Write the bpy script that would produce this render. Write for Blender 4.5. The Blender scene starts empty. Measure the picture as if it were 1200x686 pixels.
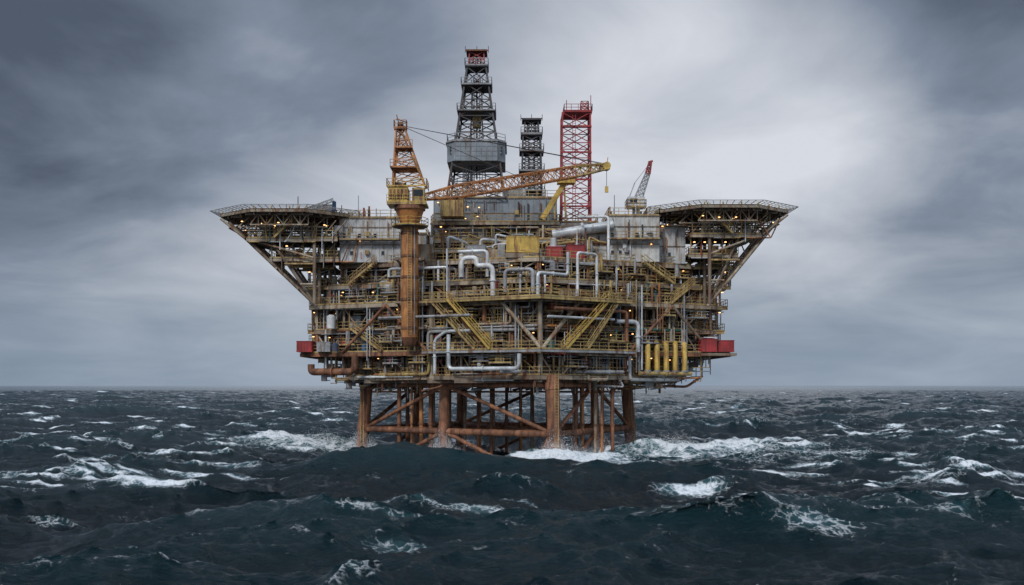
import bpy, math, random
import numpy as np
from mathutils import Vector, Matrix
R = random.Random(11)
scene = bpy.context.scene
scene.view_settings.view_transform = 'Standard'
scene.view_settings.look = 'None'
scene.view_settings.exposure = 0

# ------------------------------------------------------------ materials
def nt(name):
    m = bpy.data.materials.new(name); m.use_nodes = True
    t = m.node_tree; t.nodes.clear(); return m, t
def paint(name, col, rust=0.35, rough=0.55, metal=0.0, rustcol=(0.13,0.05,0.02), dirt=0.6, panel=False):
    m, t = nt(name); N = t.nodes; L = t.links
    out = N.new('ShaderNodeOutputMaterial'); b = N.new('ShaderNodeBsdfPrincipled')
    L.new(b.outputs[0], out.inputs[0])
    tc = N.new('ShaderNodeTexCoord')
    mp = N.new('ShaderNodeMapping'); mp.inputs['Scale'].default_value = (1.3,1.3,0.22)
    L.new(tc.outputs['Object'], mp.inputs[0])
    n1 = N.new('ShaderNodeTexNoise'); n1.inputs['Scale'].default_value = 1.0; n1.inputs['Detail'].default_value = 8; n1.inputs['Roughness'].default_value=0.65
    L.new(mp.outputs[0], n1.inputs[0])
    mr = N.new('ShaderNodeMapRange'); mr.interpolation_type='SMOOTHSTEP'
    mr.inputs['From Min'].default_value = 0.66-rust*0.4; mr.inputs['From Max'].default_value = 0.78-rust*0.3
    L.new(n1.outputs[0], mr.inputs[0])
    n2 = N.new('ShaderNodeTexNoise'); n2.inputs['Scale'].default_value = 0.45; n2.inputs['Detail'].default_value = 8; n2.inputs['Roughness'].default_value=.65
    L.new(tc.outputs['Object'], n2.inputs[0])
    dr = N.new('ShaderNodeMapRange'); dr.inputs['From Min'].default_value=0.3; dr.inputs['From Max'].default_value=0.7
    dr.inputs['To Min'].default_value=1-dirt; dr.inputs['To Max'].default_value=1.25
    L.new(n2.outputs[0], dr.inputs[0])
    mul = N.new('ShaderNodeVectorMath'); mul.operation='SCALE'; mul.inputs[0].default_value = col
    L.new(dr.outputs[0], mul.inputs['Scale'])
    mix = N.new('ShaderNodeMix'); mix.data_type='RGBA'
    L.new(mr.outputs[0], mix.inputs[0]); L.new(mul.outputs[0], mix.inputs[6]); mix.inputs[7].default_value=(*rustcol,1)
    L.new(mix.outputs[2], b.inputs['Base Color'])
    rr = N.new('ShaderNodeMapRange'); rr.inputs['To Min'].default_value=rough-0.15; rr.inputs['To Max'].default_value=min(1,rough+0.25)
    L.new(n1.outputs[0], rr.inputs[0]); L.new(rr.outputs[0], b.inputs['Roughness'])
    b.inputs['Metallic'].default_value = metal
    return m
M = dict(
 rust = paint('rusted_steel',(0.36,0.155,0.075),0.58,0.65,rustcol=(0.10,0.045,0.027),dirt=.7),
 orange = paint('weathered_orange_paint',(0.60,0.25,0.08),0.45,0.5,rustcol=(0.22,0.085,0.04)),
 ochre = paint('weathered_yellow_paint',(0.55,0.39,0.14),0.5,0.5,rustcol=(0.21,0.105,0.05)),
 yellow = paint('yellow_paint',(0.68,0.45,0.10),0.4,0.45,rustcol=(0.28,0.14,0.05)),
 struct = paint('brown_structural_steel',(0.29,0.225,0.16),0.52,0.55,rustcol=(.16,.08,.045)),
 tan = paint('tan_structural_steel',(0.48,0.40,0.29),0.5,0.5,rustcol=(.24,.12,.06)),
 steel = paint('grey_steel',(0.38,0.385,0.385),0.4,0.4,rustcol=(.18,.105,.07)),
 darks = paint('dark_steel',(0.06,0.06,0.064),0.4,0.55),
 black = paint('interior_dark',(0.03,0.03,0.032),0.3,0.8),  # near-black: shade colour for the interior filler blocks, also the derrick lines
 galv = paint('galvanised_pipe',(0.68,0.70,0.70),0.25,0.3,metal=0.15,rustcol=(.29,.19,.13)),
 panel = paint('grey_cladding',(0.58,0.585,0.58),0.42,0.5,rustcol=(0.36,0.28,0.21),dirt=0.4),
 cream = paint('cream_cladding',(0.64,0.63,0.59),0.42,0.5,rustcol=(0.38,0.29,0.21),dirt=0.4),
 slate = paint('slate_cladding',(0.25,0.28,0.305),0.22,0.45,rustcol=(0.15,0.135,0.12),dirt=0.35),
 red = paint('red_paint',(0.44,0.045,0.045),0.35,0.45,rustcol=(0.16,0.04,0.035)),
 green = paint('green_paint',(0.06,0.17,0.14),0.3,0.5),
 blue = paint('blue_paint',(0.06,0.14,0.26),0.3,0.5),
 white = paint('white_paint',(0.80,0.80,0.78),0.22,0.35,rustcol=(0.38,0.27,0.19)),
 deck = paint('deck_plate',(0.14,0.13,0.12),0.5,0.75),
)
m,t = nt('window_glass'); o=t.nodes.new('ShaderNodeOutputMaterial'); b=t.nodes.new('ShaderNodeBsdfPrincipled'); t.links.new(b.outputs[0],o.inputs[0])
b.inputs['Base Color'].default_value=(0.02,0.025,0.03,1); b.inputs['Roughness'].default_value=0.08; M['glass']=m
m,t = nt('sodium_lamp'); o=t.nodes.new('ShaderNodeOutputMaterial'); b=t.nodes.new('ShaderNodeEmission'); t.links.new(b.outputs[0],o.inputs[0])
b.inputs[0].default_value=(1.0,0.52,0.20,1); b.inputs[1].default_value=3.5; M['lamp']=m

# ------------------------------------------------------------ mesh batch
class Part:
    def __init__(s, name, parent):
        s.name=name; s.parent=parent; s.v=[]; s.f=[]; s.mi=[]; s.sm=[]; s.mats=[]
    def mid(s, mat):
        if mat not in s.mats: s.mats.append(mat)
        return s.mats.index(mat)
    def raw(s, vs, fs, mat, smooth=False):
        o=len(s.v); s.v.extend([tuple(p) for p in vs]); k=s.mid(mat)
        for f in fs:
            s.f.append(tuple(i+o for i in f)); s.mi.append(k); s.sm.append(smooth)
    def box(s, x0,x1,y0,y1,z0,z1,mat):
        vs=[(x,y,z) for z in (z0,z1) for y in (y0,y1) for x in (x0,x1)]
        s.raw(vs,[(0,2,3,1),(4,5,7,6),(0,1,5,4),(2,6,7,3),(0,4,6,2),(1,3,7,5)],mat)
    def obox(s, c, t, L, W, H, mat):
        n=Vector((-t[1],t[0],0)); t=Vector((t[0],t[1],0)); c=Vector(c); vs=[]
        for z in (0,H):
            for a in (-W/2,W/2):
                for l in (-L/2,L/2):
                    vs.append(c+t*l+n*a+Vector((0,0,z)))
        s.raw(vs,[(0,2,3,1),(4,5,7,6),(0,1,5,4),(2,6,7,3),(0,4,6,2),(1,3,7,5)],mat)
    def beam(s,p,q,w,mat,h=None):
        h=h or w; p=Vector(p); q=Vector(q); d=q-p
        if d.length<1e-4: return
        d.normalize(); up=Vector((0,0,1)) if abs(d.z)<0.95 else Vector((0,1,0))
        a=d.cross(up).normalized(); c=a.cross(d)
        vs=[]
        for e in (p,q):
            for i,j in ((-1,-1),(1,-1),(1,1),(-1,1)):
                vs.append(e+a*(i*w/2)+c*(j*h/2))
        s.raw(vs,[(0,1,2,3),(7,6,5,4),(0,4,5,1),(1,5,6,2),(2,6,7,3),(3,7,4,0)],mat)
    def sweep(s,pts,r,mat,n=8,r2=None):
        pts=[Vector(p) for p in pts]; k=len(pts)
        d=(pts[1]-pts[0]).normalized(); up=Vector((0,0,1)) if abs(d.z)<0.9 else Vector((0,1,0))
        a=d.cross(up).normalized(); vs=[]
        for i,p in enumerate(pts):
            if i==0: dd=(pts[1]-pts[0]).normalized()
            elif i==k-1: dd=(pts[-1]-pts[-2]).normalized()
            else:
                dd=((pts[i+1]-p).normalized()+(p-pts[i-1]).normalized()).normalized()
            a=(a-dd*a.dot(dd)).normalized(); c=dd.cross(a)
            rr=r if r2 is None else r+(r2-r)*i/(k-1)
            for j in range(n):
                th=2*math.pi*j/n
                vs.append(p+a*(rr*math.cos(th))+c*(rr*math.sin(th)))
        fs=[]
        for i in range(k-1):
            for j in range(n):
                j2=(j+1)%n
                fs.append((i*n+j,i*n+j2,(i+1)*n+j2,(i+1)*n+j))
        s.raw(vs,fs,mat,True)
        s.raw([vs[j] for j in range(n)],[tuple(range(n))[::-1]],mat)
        s.raw([vs[(k-1)*n+j] for j in range(n)],[tuple(range(n))],mat)
    def tube(s,p,q,r,mat,n=8,r2=None): s.sweep([p,q],r,mat,n,r2)
    def pipe(s,pts,r,mat,n=8,bend=None,flange=True):
        pts=[Vector(p) for p in pts]; bd=bend or r*2.6; o=[pts[0]]
        for i in range(1,len(pts)-1):
            p=pts[i]; u=(pts[i-1]-p); w=(pts[i+1]-p)
            l=min(bd,u.length*0.45,w.length*0.45); A=p+u.normalized()*l; C=p+w.normalized()*l
            for k in range(5):
                q=k/4; o.append(A*(1-q)**2+p*2*q*(1-q)+C*q*q)
        o.append(pts[-1]); s.sweep(o,r,mat,n)
        if flange:
            for i in range(len(pts)-1):
                a=pts[i]; b_=pts[i+1]; d=b_-a
                if d.length>r*12:
                    mpt=a+d*0.5; dn=d.normalized()*r*0.25
                    s.tube(mpt-dn,mpt+dn,r*1.5,mat,n)
    def slab(s,poly,z0,z1,mat):
        n=len(poly); vs=[(x,y,z0) for x,y in poly]+[(x,y,z1) for x,y in poly]
        fs=[tuple(range(n))[::-1],tuple(range(n,2*n))]+[(i,(i+1)%n,n+(i+1)%n,n+i) for i in range(n)]
        s.raw(vs,fs,mat)
    def rail(s,path,z,mat='ochre',post=1.6,h=1.15,w=0.08):
        for (a,b_) in zip(path[:-1],path[1:]):
            A=Vector((a[0],a[1],z)); C=Vector((b_[0],b_[1],z)); L=(C-A).length; k=max(1,int(L/post))
            for i in range(k+1):
                p=A.lerp(C,i/k); s.beam(p,p+Vector((0,0,h)),w,mat)
            for hh in (h,h*0.55): s.beam(A+Vector((0,0,hh)),C+Vector((0,0,hh)),w*0.9,mat)
            s.beam(A+Vector((0,0,0.1)),C+Vector((0,0,0.1)),0.04,mat,0.2)
    def lattice(s,p,q,w1,w2,n,mat,chord=0.2,br=0.1,h1=None,h2=None,round_=False,x=True,side=None):
        p=Vector(p); q=Vector(q); d=(q-p).normalized(); h1=h1 or w1; h2=h2 or w2
        up=side or (Vector((0,0,1)) if abs(d.z)<0.8 else Vector((0,1,0)))
        a=d.cross(up).normalized(); c=a.cross(d).normalized()
        def ring(k):
            f=k/n; o=p.lerp(q,f); w=w1+(w2-w1)*f; h=h1+(h2-h1)*f
            return [o+a*(i*w/2)+c*(j*h/2) for i,j in ((-1,-1),(1,-1),(1,1),(-1,1))]
        rs=[ring(k) for k in range(n+1)]
        for k in range(n):
            for j in range(4):
                s.beam(rs[k][j],rs[k+1][j],chord,mat)
                j2=(j+1)%4
                s.beam(rs[k+1][j],rs[k+1][j2],br,mat)
                if x or k%2==0: s.beam(rs[k][j],rs[k+1][j2],br,mat)
                if x or k%2==1: s.beam(rs[k][j2],rs[k+1][j],br,mat)
        for j in range(4): s.beam(rs[0][j],rs[0][(j+1)%4],br,mat)
        return rs
    def lamp(s,x,y,z,r=0.13,p=.5):
        s.box(x-r*1.6,x+r*1.6,y-r*1.3,y+r*1.3,z+r*0.55,z+r*1.1,'darks')
        s.beam((x,y,z+r),(x,y,z+0.6),0.05,'steel')
        s.box(x-r*1.2,x+r*1.2,y-r*.9,y+r*.9,z-r*0.4,z+r*0.5,'lamp' if R.random()<p else 'white')
    def ladder(s,x,y,z0,z1,mat='ochre'):
        for dx in (-.25,.25): s.beam((x+dx,y,z0),(x+dx,y,z1),0.08,mat)
        z=z0
        while z<z1: s.beam((x-.25,y,z),(x+.25,y,z),0.05,mat); z+=0.4
    def stairs(s,p,q,w,mat='yellow'):
        p=Vector(p); q=Vector(q); d=q-p; hz=Vector((d.x,d.y,0)).normalized(); n=Vector((-hz.y,hz.x,0))
        for sg in (-1,1):
            o=n*(w/2*sg); s.beam(p+o,q+o,0.08,mat,0.32)
            u=Vector((0,0,1.1)); s.beam(p+o+u,q+o+u,0.08,mat); s.beam(p+o+u*.5,q+o+u*.5,0.06,mat)
            k=6
            for i in range(k+1):
                e=p.lerp(q,i/k)+o; s.beam(e,e+u,0.07,mat)
        k=int(abs(d.z)/0.25)
        for i in range(k):
            e=p.lerp(q,(i+.5)/k); s.beam(e-n*w/2,e+n*w/2,0.28,'tan',0.05)
    def cyl_v(s,x,y,z0,z1,r,mat,n=16):
        s.tube((x,y,z0),(x,y,z1),r,mat,n)
        s.tube((x,y,z1),(x,y,z1+r*0.35),r,mat,n,r*0.45)
    def vessel(s,p,q,r,mat,n=14):
        p=Vector(p); q=Vector(q); d=(q-p).normalized()
        s.tube(p,q,r,mat,n); s.tube(q,q+d*r*.5,r,mat,n,r*.4); s.tube(p,p-d*r*.5,r,mat,n,r*.4)
        for f in (.2,.8):
            c=p.lerp(q,f); s.tube(c-d*.06,c+d*.06,r*1.04,'darks',n)
    def build(s):
        me=bpy.data.meshes.new(s.name); me.from_pydata(s.v,[],s.f)
        for k in s.mats: me.materials.append(M[k])
        me.polygons.foreach_set('material_index',s.mi); me.polygons.foreach_set('use_smooth',s.sm); me.update()
        ob=bpy.data.objects.new(s.name,me); scene.collection.objects.link(ob); ob.parent=s.parent
        return ob
def empty(name):
    e=bpy.data.objects.new(name,None); scene.collection.objects.link(e); return e

# ============================================================ PLATFORM
plat=empty('offshore_oil_platform')
jk=Part('jacket_legs',plat)
F=(5.7,-15); RR=(18.7,8); LL=(-23,3); BB=(-9,26)
def lerp2(a,b,f): return (a[0]+(b[0]-a[0])*f,a[1]+(b[1]-a[1])*f)
legs=[F,RR,LL,BB]
cen=(-2,5.5)
def legpt(c,z):
    s=1+(12-z)*0.0035
    return (cen[0]+(c[0]-cen[0])*s,cen[1]+(c[1]-cen[1])*s,z)
def leg(c,r,z0=-8,z1=12):
    jk.tube(legpt(c,z0),legpt(c,z1),r,'rust',20)
    for z in (3.9,10.4):
        jk.tube(legpt(c,z-.5),legpt(c,z+.5),r*1.12,'rust',20)
for c in legs: leg(c,.95)
mids=[lerp2(F,LL,.55),lerp2(RR,BB,.45),lerp2(F,RR,.52),lerp2(LL,BB,.5)]
for i,c in enumerate(mids): leg(c,0.8 if i==0 else .6)
ring=[F,mids[2],RR,mids[1],BB,mids[3],LL,mids[0]]
for i in range(8):
    a=ring[i]; b_=ring[(i+1)%8]
    for z,r in ((3.6,0.48),(10.6,0.36)):
        jk.tube(legpt(a,z),legpt(b_,z),r,'rust',12)
    if i in (2,4): continue
    if i%2==0: jk.tube(legpt(a,3.6),legpt(b_,10.6),0.3,'rust',12); jk.tube(legpt(b_,3.6),legpt(a,-4),0.3,'rust',12)
    else: jk.tube(legpt(a,10.6),legpt(b_,3.6),0.3,'rust',12); jk.tube(legpt(a,3.6),legpt(b_,-4),0.3,'rust',12)
jk.tube(legpt(F,3.6),legpt(BB,3.6),.34,'rust',10); jk.tube(legpt(LL,3.6),legpt(RR,3.6),.4,'rust',10)
for dx,dy in ((-3,1.0),(3,1.4),(-.3,-3)):
    p=legpt(F,4.6); jk.tube(p,(p[0]+dx,p[1]+dy,-2.5),.36,'rust',10)
for c in (F,RR,LL):
    p=legpt(c,0); jk.ladder(p[0]+.2,p[1]-1.25,-1,12,'ochre')
jk.build()
cd=Part('well_conductors',plat)
for (x0,y0,nx,ny,sx,sy) in ((-17.6,0,5,1,1.75,3.0),(-17,6,4,1,2.3,3.0),(-7.6,3,3,2,2.3,4.0),(-.6,8,3,2,2.1,4.2),(9.6,-5,5,2,1.35,3.6)):
    for i in range(nx):
        for j in range(ny):
            x=x0+i*sx+R.uniform(-.3,.3); y=y0+j*sy+i*-.4; r=R.choice((.2,.26,.33))
            mt=R.choice(('rust','orange','struct','rust','tan'))
            cd.tube((x,y,-6),(x,y,12.2),r,mt,12)
            for z in (4.6,9.5): cd.tube((x,y,z-.15),(x,y,z+.15),r*1.4,'rust',12)
            if R.random()<.4: cd.tube((x,y,8.5),(x+R.uniform(-2,2),y,12),.12,'struct',6)
for z in (9.5,):
    for y in (0.3,8): cd.beam((-22,y,z),(17,y,z),.25,'rust')
for x in np.arange(-21,18,1.6):
    x=float(x)
    if R.random()<.75: y=R.uniform(-4,6)*(1 if abs(x)<15 else .4); cd.tube((x,y,R.uniform(8.4,10.8)),(x+R.uniform(-.2,.2),y,12),.12,R.choice(('struct','tan','steel')),6)
cd.build()

# ---- decks
def poly(xl,xr,fl,fa,fr,front=0,back=24):
    return [(xl,back),(xl,front),fl,fa,fr,(xr,front),(xr,back)]
LV=[ (12.0,poly(-26,27,(-11.5,-8),(4,-16),(17,-6.5),1)),
     (15.6,poly(-33,34,(-12.5,-8),(4,-15.4),(17.5,-6.5),0)),
     (19.2,poly(-31,31.5,(-12,-7.4),(4,-15),(17,-6),1)),
     (23.0,poly(-31.5,32,(-12.5,-8.2),(4,-16.2),(17.5,-6.8),0)),
     (26.2,poly(-29,30,(-12,-5),(4,-10.5),(16,-5),1.2)),
     (29.4,poly(-27,28,(-12,-4.5),(4,-9.5),(15,-4.5),.5)) ]
COL=['struct']*7+['steel']*8+['tan']*6+['ochre']*4+['galv']*6+['rust']*6+['darks']*3+['white']*3+['orange']*3+['green','red','blue']
st=Part('deck_structure',plat); pr=Part('deck_railings',plat); pp=Part('process_piping',plat); eq=Part('process_equipment',plat); lm=Part('deck_lamps',plat)
inner=Vector((0,9))
def seg_iter(path):
    for a,b_ in zip(path[:-1],path[1:]):
        A=Vector(a); Bv=Vector(b_); d=Bv-A; L=d.length; t=d/L; n=Vector((-t.y,t.x))
        if (inner-(A+Bv)/2).dot(n)<0: n=-n
        yield A,Bv,L,t,n
def fill(path,z0,z1,dens=1.0,depth=8):
    H=z1-z0
    for A,Bv,L,t,n in seg_iter(path):
        def P(u,d,z): 
            q=A+t*u+n*d; return (q.x,q.y,z)
        k=max(1,round(L/4.8))
        for row,w in ((.35,.34),(5.5,.34)):
            for i in range(k+1):
                st.beam(P(L*i/k,row,z0),P(L*i/k,row,z1-.3),w,R.choice(('struct','tan','struct','rust')))
        for i in range(k):
            u0,u1=L*i/k,L*(i+1)/k; r=R.random(); mt=R.choice(('struct','tan','rust','ochre'))
            if r<.3: st.tube(P(u0,.35,z0),P(u1,.35,z1-.3),.14,mt,8)
            elif r<.6: st.tube(P(u1,.35,z0),P(u0,.35,z1-.3),.14,mt,8)
            elif r<.8: 
                um=(u0+u1)/2; st.tube(P(u0,.35,z1-.4),P(um,.35,z0),.13,mt,8); st.tube(P(u1,.35,z1-.4),P(um,.35,z0),.13,mt,8)
        u=.4
        while u<L:
            st.beam(P(u,0.1,z1-.45),P(u,depth,z1-.45),.14,R.choice(('struct','tan','darks')),.34); u+=1.25
        for i in range(int(L*.9*dens)):
            l=R.uniform(2.0,min(L,12)) if L>3 else L*.8; u=R.uniform(0,max(.01,L-l)); d=R.choice((-.45,-.25,-.1,.7,1.0,1.6,2.3,3,4)); z=R.uniform(z0+.3,z1-.6) if d>0 else R.choice((z0-.2,z1-.7,z0+.2,z0-.6))
            r=R.choice((.06,.08,.1,.12,.16,.2,.26)); c=R.choice(COL); pts=[P(u,d,z),P(u+l,d,z)]
            if R.random()<.55: pts.append(P(u+l,d,z0 if R.random()<.5 else z1))
            if R.random()<.45: pts.insert(0,P(u,d,z0 if R.random()<.5 else z1))
            elif R.random()<.5: pts.insert(0,P(u,d+3,z))
            pp.pipe(pts,r,c,8)
        for i in range(int(L*1.6*dens)):
            u=R.uniform(0,L); d=R.uniform(-.5,5); r=R.choice((.05,.06,.08,.11,.16,.2)); c=R.choice(COL)
            za=z0 if R.random()<.7 else R.uniform(z0,z1-1); zb=z1 if R.random()<.6 else R.uniform(za+1,z1)
            if R.random()<.2: za-=R.uniform(1,3)
            pp.tube(P(u,d,za),P(u,d,zb),r,c,8)
            if R.random()<.4:
                zz=R.uniform(za,zb); pp.tube(P(u,d,zz-.08),P(u,d,zz+.08),r*1.8,c,8)
                if R.random()<.5:
                    pp.tube(P(u,d-.35,zz),P(u,d-.28,zz),.22,R.choice(('red','darks','ochre')),10)
        for i in range(int(L*.42*dens)):
            u=R.uniform(1,max(1.1,L-1)); d=R.uniform(1.2,6.5); r=R.random(); c=R.choice(COL)
            if r<.3:
                l=R.uniform(1,min(2.8,L/2)); rr=R.uniform(.4,.95); z=z0+rr+.35
                eq.vessel(P(u-l/1,d,z),P(u+l/1,d,z),rr,R.choice(('galv','steel','white','tan','struct')))
                for s_ in (-.6,.6): eq.obox(P(u+s_*l,d,z0),(t.x,t.y),.25,rr*1.5,.5,'struct')
            elif r<.5:
                eq.cyl_v(*P(u,d,0)[:2],z0,z0+R.uniform(1.2,H*.75),R.uniform(.35,.8),R.choice(('galv','steel','white','tan','ochre')))
            else:
                l=R.uniform(.7,2.8); w=R.uniform(.6,1.6); h=R.uniform(.8,H*.8)
                eq.obox(P(u,d,z0+.02),(t.x,t.y),l,w,h,R.choice(('steel','darks','tan','panel','struct','ochre','slate','red' if R.random()<.3 else 'steel')))
                for q in range(R.randint(1,3)):
                    eq.obox(P(u+R.uniform(-.3,.3)*l,d-w/2-.03,z0+h*R.uniform(.15,.6)),(t.x,t.y),l*.25,.06,h*.22,R.choice(('darks','panel')))
        for i in range(int(L/6)+1):
            l=min(L,R.uniform(3,9)); u=R.uniform(0,max(.01,L-l)); d=R.uniform(-.4,2)
            z=z1-R.uniform(.7,1.1); pp.beam(P(u,d,z),P(u+l,d,z),.5,R.choice(('galv','darks','steel')),.1)
        for i in range(int(L/8)+1):
            if L<6: break
            l=R.uniform(1.8,4); u=R.uniform(.5,L-l-.3); w=R.uniform(.9,1.8); z=z0+R.uniform(.9,H-1.6)
            q=[P(u,0,0)[:2],P(u,-w,0)[:2],P(u+l,-w,0)[:2],P(u+l,0,0)[:2]]
            st.slab(q,z-.08,z,'deck'); pr.rail(q,z,R.choice(('ochre','ochre','steel')),1.2,1.05,.065)
            for uu in (u+.1,u+l-.1):
                st.beam(P(uu,-w*.9,z-.1),P(uu,.2,z-1.2),.1,'tan'); st.beam(P(uu,-w,z-.14),P(uu,.3,z-.14),.1,'struct',.18)
            if R.random()<.7: pp.tube(P(u+l*.5,-w*.5,z),P(u+l*.5,-w*.5,z+R.uniform(1,2.5)),R.choice((.12,.2,.35)),R.choice(COL),10)
            if R.random()<.5: eq.obox(P(u+l*.3,-w*.4,z),(t.x,t.y),.7,.5,R.uniform(.7,1.4),R.choice(('steel','panel','red','ochre')))
        u=R.uniform(.5,3)
        while u<L:
            q=P(u,R.choice((.15,.8,2.2,3.5)),z1-R.uniform(.9,1.2)); lm.lamp(*q,r=R.choice((.09,.11,.13)),p=.55); u+=R.uniform(3,7)
        if L>6: st.ladder(*P(R.uniform(1,L-1),-.1,0)[:2],z0,z1)
for i,(z,pl) in enumerate(LV):
    st.slab(pl,z-.12,z,'deck')
    fp=pl
    for a,b_ in zip(fp,fp[1:]+fp[:1]):
        st.beam((a[0],a[1],z-.36),(b_[0],b_[1],z-.36),.3,R.choice(('tan','struct')) if i!=1 else 'rust',.55)
    pr.rail(pl,z,'ochre')
    if i<len(LV)-1:
        z1=LV[i+1][0]; p2=LV[i+1][1]
        path=[(max(a[0],b_[0]) if a[0]<-20 else (min(a[0],b_[0]) if a[0]>20 else a[0]), max(a[1],b_[1])) for a,b_ in zip(pl,p2)]
        fill(path,z,z1,1.4)
        xl=path[0][0]; xr=path[-1][0]
        st.box(xl+9,xr-9,6,20,z+.01,z1-.13,'black')  # added filler block, its dark colour stands in for deep interior shade
for y in np.arange(-11,22,3.2):
    y=float(y); hw=26 if y>1 else 26*(1-(1-y)/20)
    st.beam((-hw+2*(y<-3),y,11.2),(hw-3*(y<-3),y,11.2),.35,'struct',.7)
for x in np.arange(-24,25,3.0):
    x=float(x); y0=1 if abs(x)>17 else -11+abs(x-4)*.7
    st.beam((x,y0,11.0),(x,22,11.0),.28,R.choice(('struct','tan','darks')),.55)
for i in range(80):
    x=R.uniform(-25,24); y=R.uniform(-8,6) if abs(x)<14 else R.uniform(1,6)
    pp.pipe([(x,y,R.uniform(9.6,10.6)),(x+R.uniform(1,5),y,10.3),(x+R.uniform(2,7),y,12)],R.choice((.07,.1,.15,.2)),R.choice(COL))
for o in (-1,1):
    for k in range(60):
        x=o*R.uniform(19,31.5); y=R.uniform(-1.5,8)+max(0,(26-abs(x)))*-.3; z=R.uniform(9.9,13.3)+max(0,abs(x)-27)*.4
        st.beam((x,y,z),(x,y,15.3),.12,R.choice(('struct','tan','steel','ochre')))
        if R.random()<.5: st.beam((x,y,z),(x+o*R.uniform(-3,1),y,z),.12,R.choice(('struct','steel','ochre')))
        if R.random()<.25: eq.obox((x,y,z),(1,0),R.uniform(.5,1.5),.8,R.uniform(.5,1.4),R.choice(('steel','darks','tan','panel')))
        if R.random()<.35: pp.tube((x,y-.2,z+.5),(x-o*R.uniform(2,5),y-.2,z+.5),R.choice((.08,.14)),R.choice(COL),8)
for (x,y) in ((4,-15.2),(-12,-7.6),(17,-6.1),(-4,-11.2),(10.6,-10.4)):
    st.tube((x,y,11),(x,y,23),.36,R.choice(('rust','tan')),14)
ap=Vector((4.2,-16.0,15.6))
for q in ((-1.5,-13.6,22.5),(9.6,-12.2,22.5)): st.tube(ap,q,.3,'tan',12)
ap=Vector((-4,-12.3,15.6))
for q in ((-9,-10.2,22.5),): st.tube(ap,q,.26,'rust',12)
for p,q in (((-12.6,-8.4,15.6),(-19,-5.8,22.6)),((-26,-3,15.6),(-19,-5.8,22.6)),((17.6,-7,15.6),(24.5,-3.8,22.6)),((31,-1,15.6),(24.5,-3.8,22.6))):
    st.tube(p,q,.24,R.choice(('struct','rust')),12)
st.stairs((-11.8,-9.6,23),(-5.2,-13.0,15.7),1.1,'ochre'); st.stairs((-9.2,-11.2,23),(-3.0,-14.3,15.7),1.0,'yellow')
st.stairs((14.0,-10.4,23),(7.4,-15.2,15.7),1.1,'yellow'); st.stairs((15.6,-9.3,23),(10.6,-13,15.7),1.0,'ochre')
st.stairs((-24.5,-2.6,19.2),(-19.5,-5.3,15.7),1.0,'ochre'); st.stairs((28,-2,26.2),(24,-3.6,23),.9,'ochre')
st.stairs((20,-3.6,29.4),(25,-1.6,26.2),.9,'ochre'); st.stairs((-21,-2.6,29.4),(-25.2,-1.4,26.2),.9,'ochre')
for z in (23.0,15.6):
    bal=[(-13.2,-9.6),(4,-18.0),(18.4,-8.2)]
    inn=[(17.5,-6.8),(4,-16.2),(-12.5,-8.2)]
    st.slab(bal+inn,z-.1,z-.02,'deck'); pr.rail(bal,z,'ochre')
    for a,b_ in zip(bal[:-1],bal[1:]): st.beam((*a,z-.25),(*b_,z-.25),.18,'ochre' if z>20 else 'steel',.3)

def hp(pts,r,c,n=12): pp.pipe(pts,r,c,n)
hp([(-7.4,-9.8,26.4),(-7.4,-9.8,29.2),(-5.2,-10.2,29.2),(-5.2,-10.2,28.0),(-2.8,-10.9,28.0),(-2.8,-10.9,23.6)],.36,'white')
hp([(-7.9,-9.2,30.2),(-3.6,-10.4,30.2),(-3.6,-10.4,26.4)],.26,'galv')
hp([(-18.5,-6,26.8),(-18.5,-6,28),(-9.4,-8.6,28),(-9.4,-8.6,24)],.24,'galv')
hp([(-9.2,-11.4,17.9),(-9.2,-11.4,12.9),(1,-16.6,12.9),(1,-16.6,15)],.30,'galv')
hp([(-11.3,-10.3,12.2),(-11.3,-10.3,17.2),(-9.6,-11,18.4),(-6,-12.8,18.4)],.24,'galv')
hp([(-1.7,-15.3,12.5),(12,-10.8,12.5),(16.5,-8,12.5)],.26,'steel')
hp([(15.4,-8.6,20),(18.8,-7.2,20),(18.8,-7.2,15.5)],.34,'galv')
hp([(3.6,-17.0,23),(3.6,-17,26.3),(8,-13.5,26.3),(8,-13.5,29.6)],.24,'galv')
hp([(9.5,-11.5,23.5),(9.5,-11.5,29.8),(12.5,-9,29.8),(12.5,-9,24)],.2,'white')
hp([(-1,-12,24),(-1,-12,27.2),(3,-13.2,27.2),(3,-13.2,24)],.28,'steel')
for i in range(6): hp([(1.2+i*.9,-11.4,24),(1.2+i*.9,-11.4,26.6+.4*(i%2)),(1.2+i*.9,-8,26.6+.4*(i%2))],.15,R.choice(('galv','white','ochre')),8)
hp([(-20,-6.6,20.6),(-6,-13.4,20.6)],.2,'steel'); hp([(6,-16.3,21.4),(17,-8.4,21.4),(17,-8.4,17)],.24,'rust')
hp([(5,-16.9,20.2),(15,-9.6,20.2)],.18,'galv')
hp([(-31.2,-.9,13.8),(-31.2,-.9,12.6),(-24,-3.4,12.6),(-24,-3.4,15.2)],.55,'rust',14)
for i in range(5):
    x=20.4+i*1.5; y=-6.2+i*.75
    hp([(x,y,12.6),(x,y,17.0),(x+.1,y+2.2,17.0)],.4,'yellow',14); pp.tube((x,y,12.5),(x,y,12.8),.55,'steel',14)
    if i%2==0: hp([(x-.2,y+.3,15.0),(x-.2,y+.3,19),(x-.2,y+2,19)],.12,'tan')
hp([(19,-7.2,12.3),(27.5,-2.8,12.3)],.3,'ochre')
hp([(6.2,-3,33.6),(15.5,-3.6,35.0)],.75,'galv',18)
hp([(14.5,-6,29.4),(14.5,-6,35.9),(10,-5.6,35.9)],.2,'white')
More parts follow.
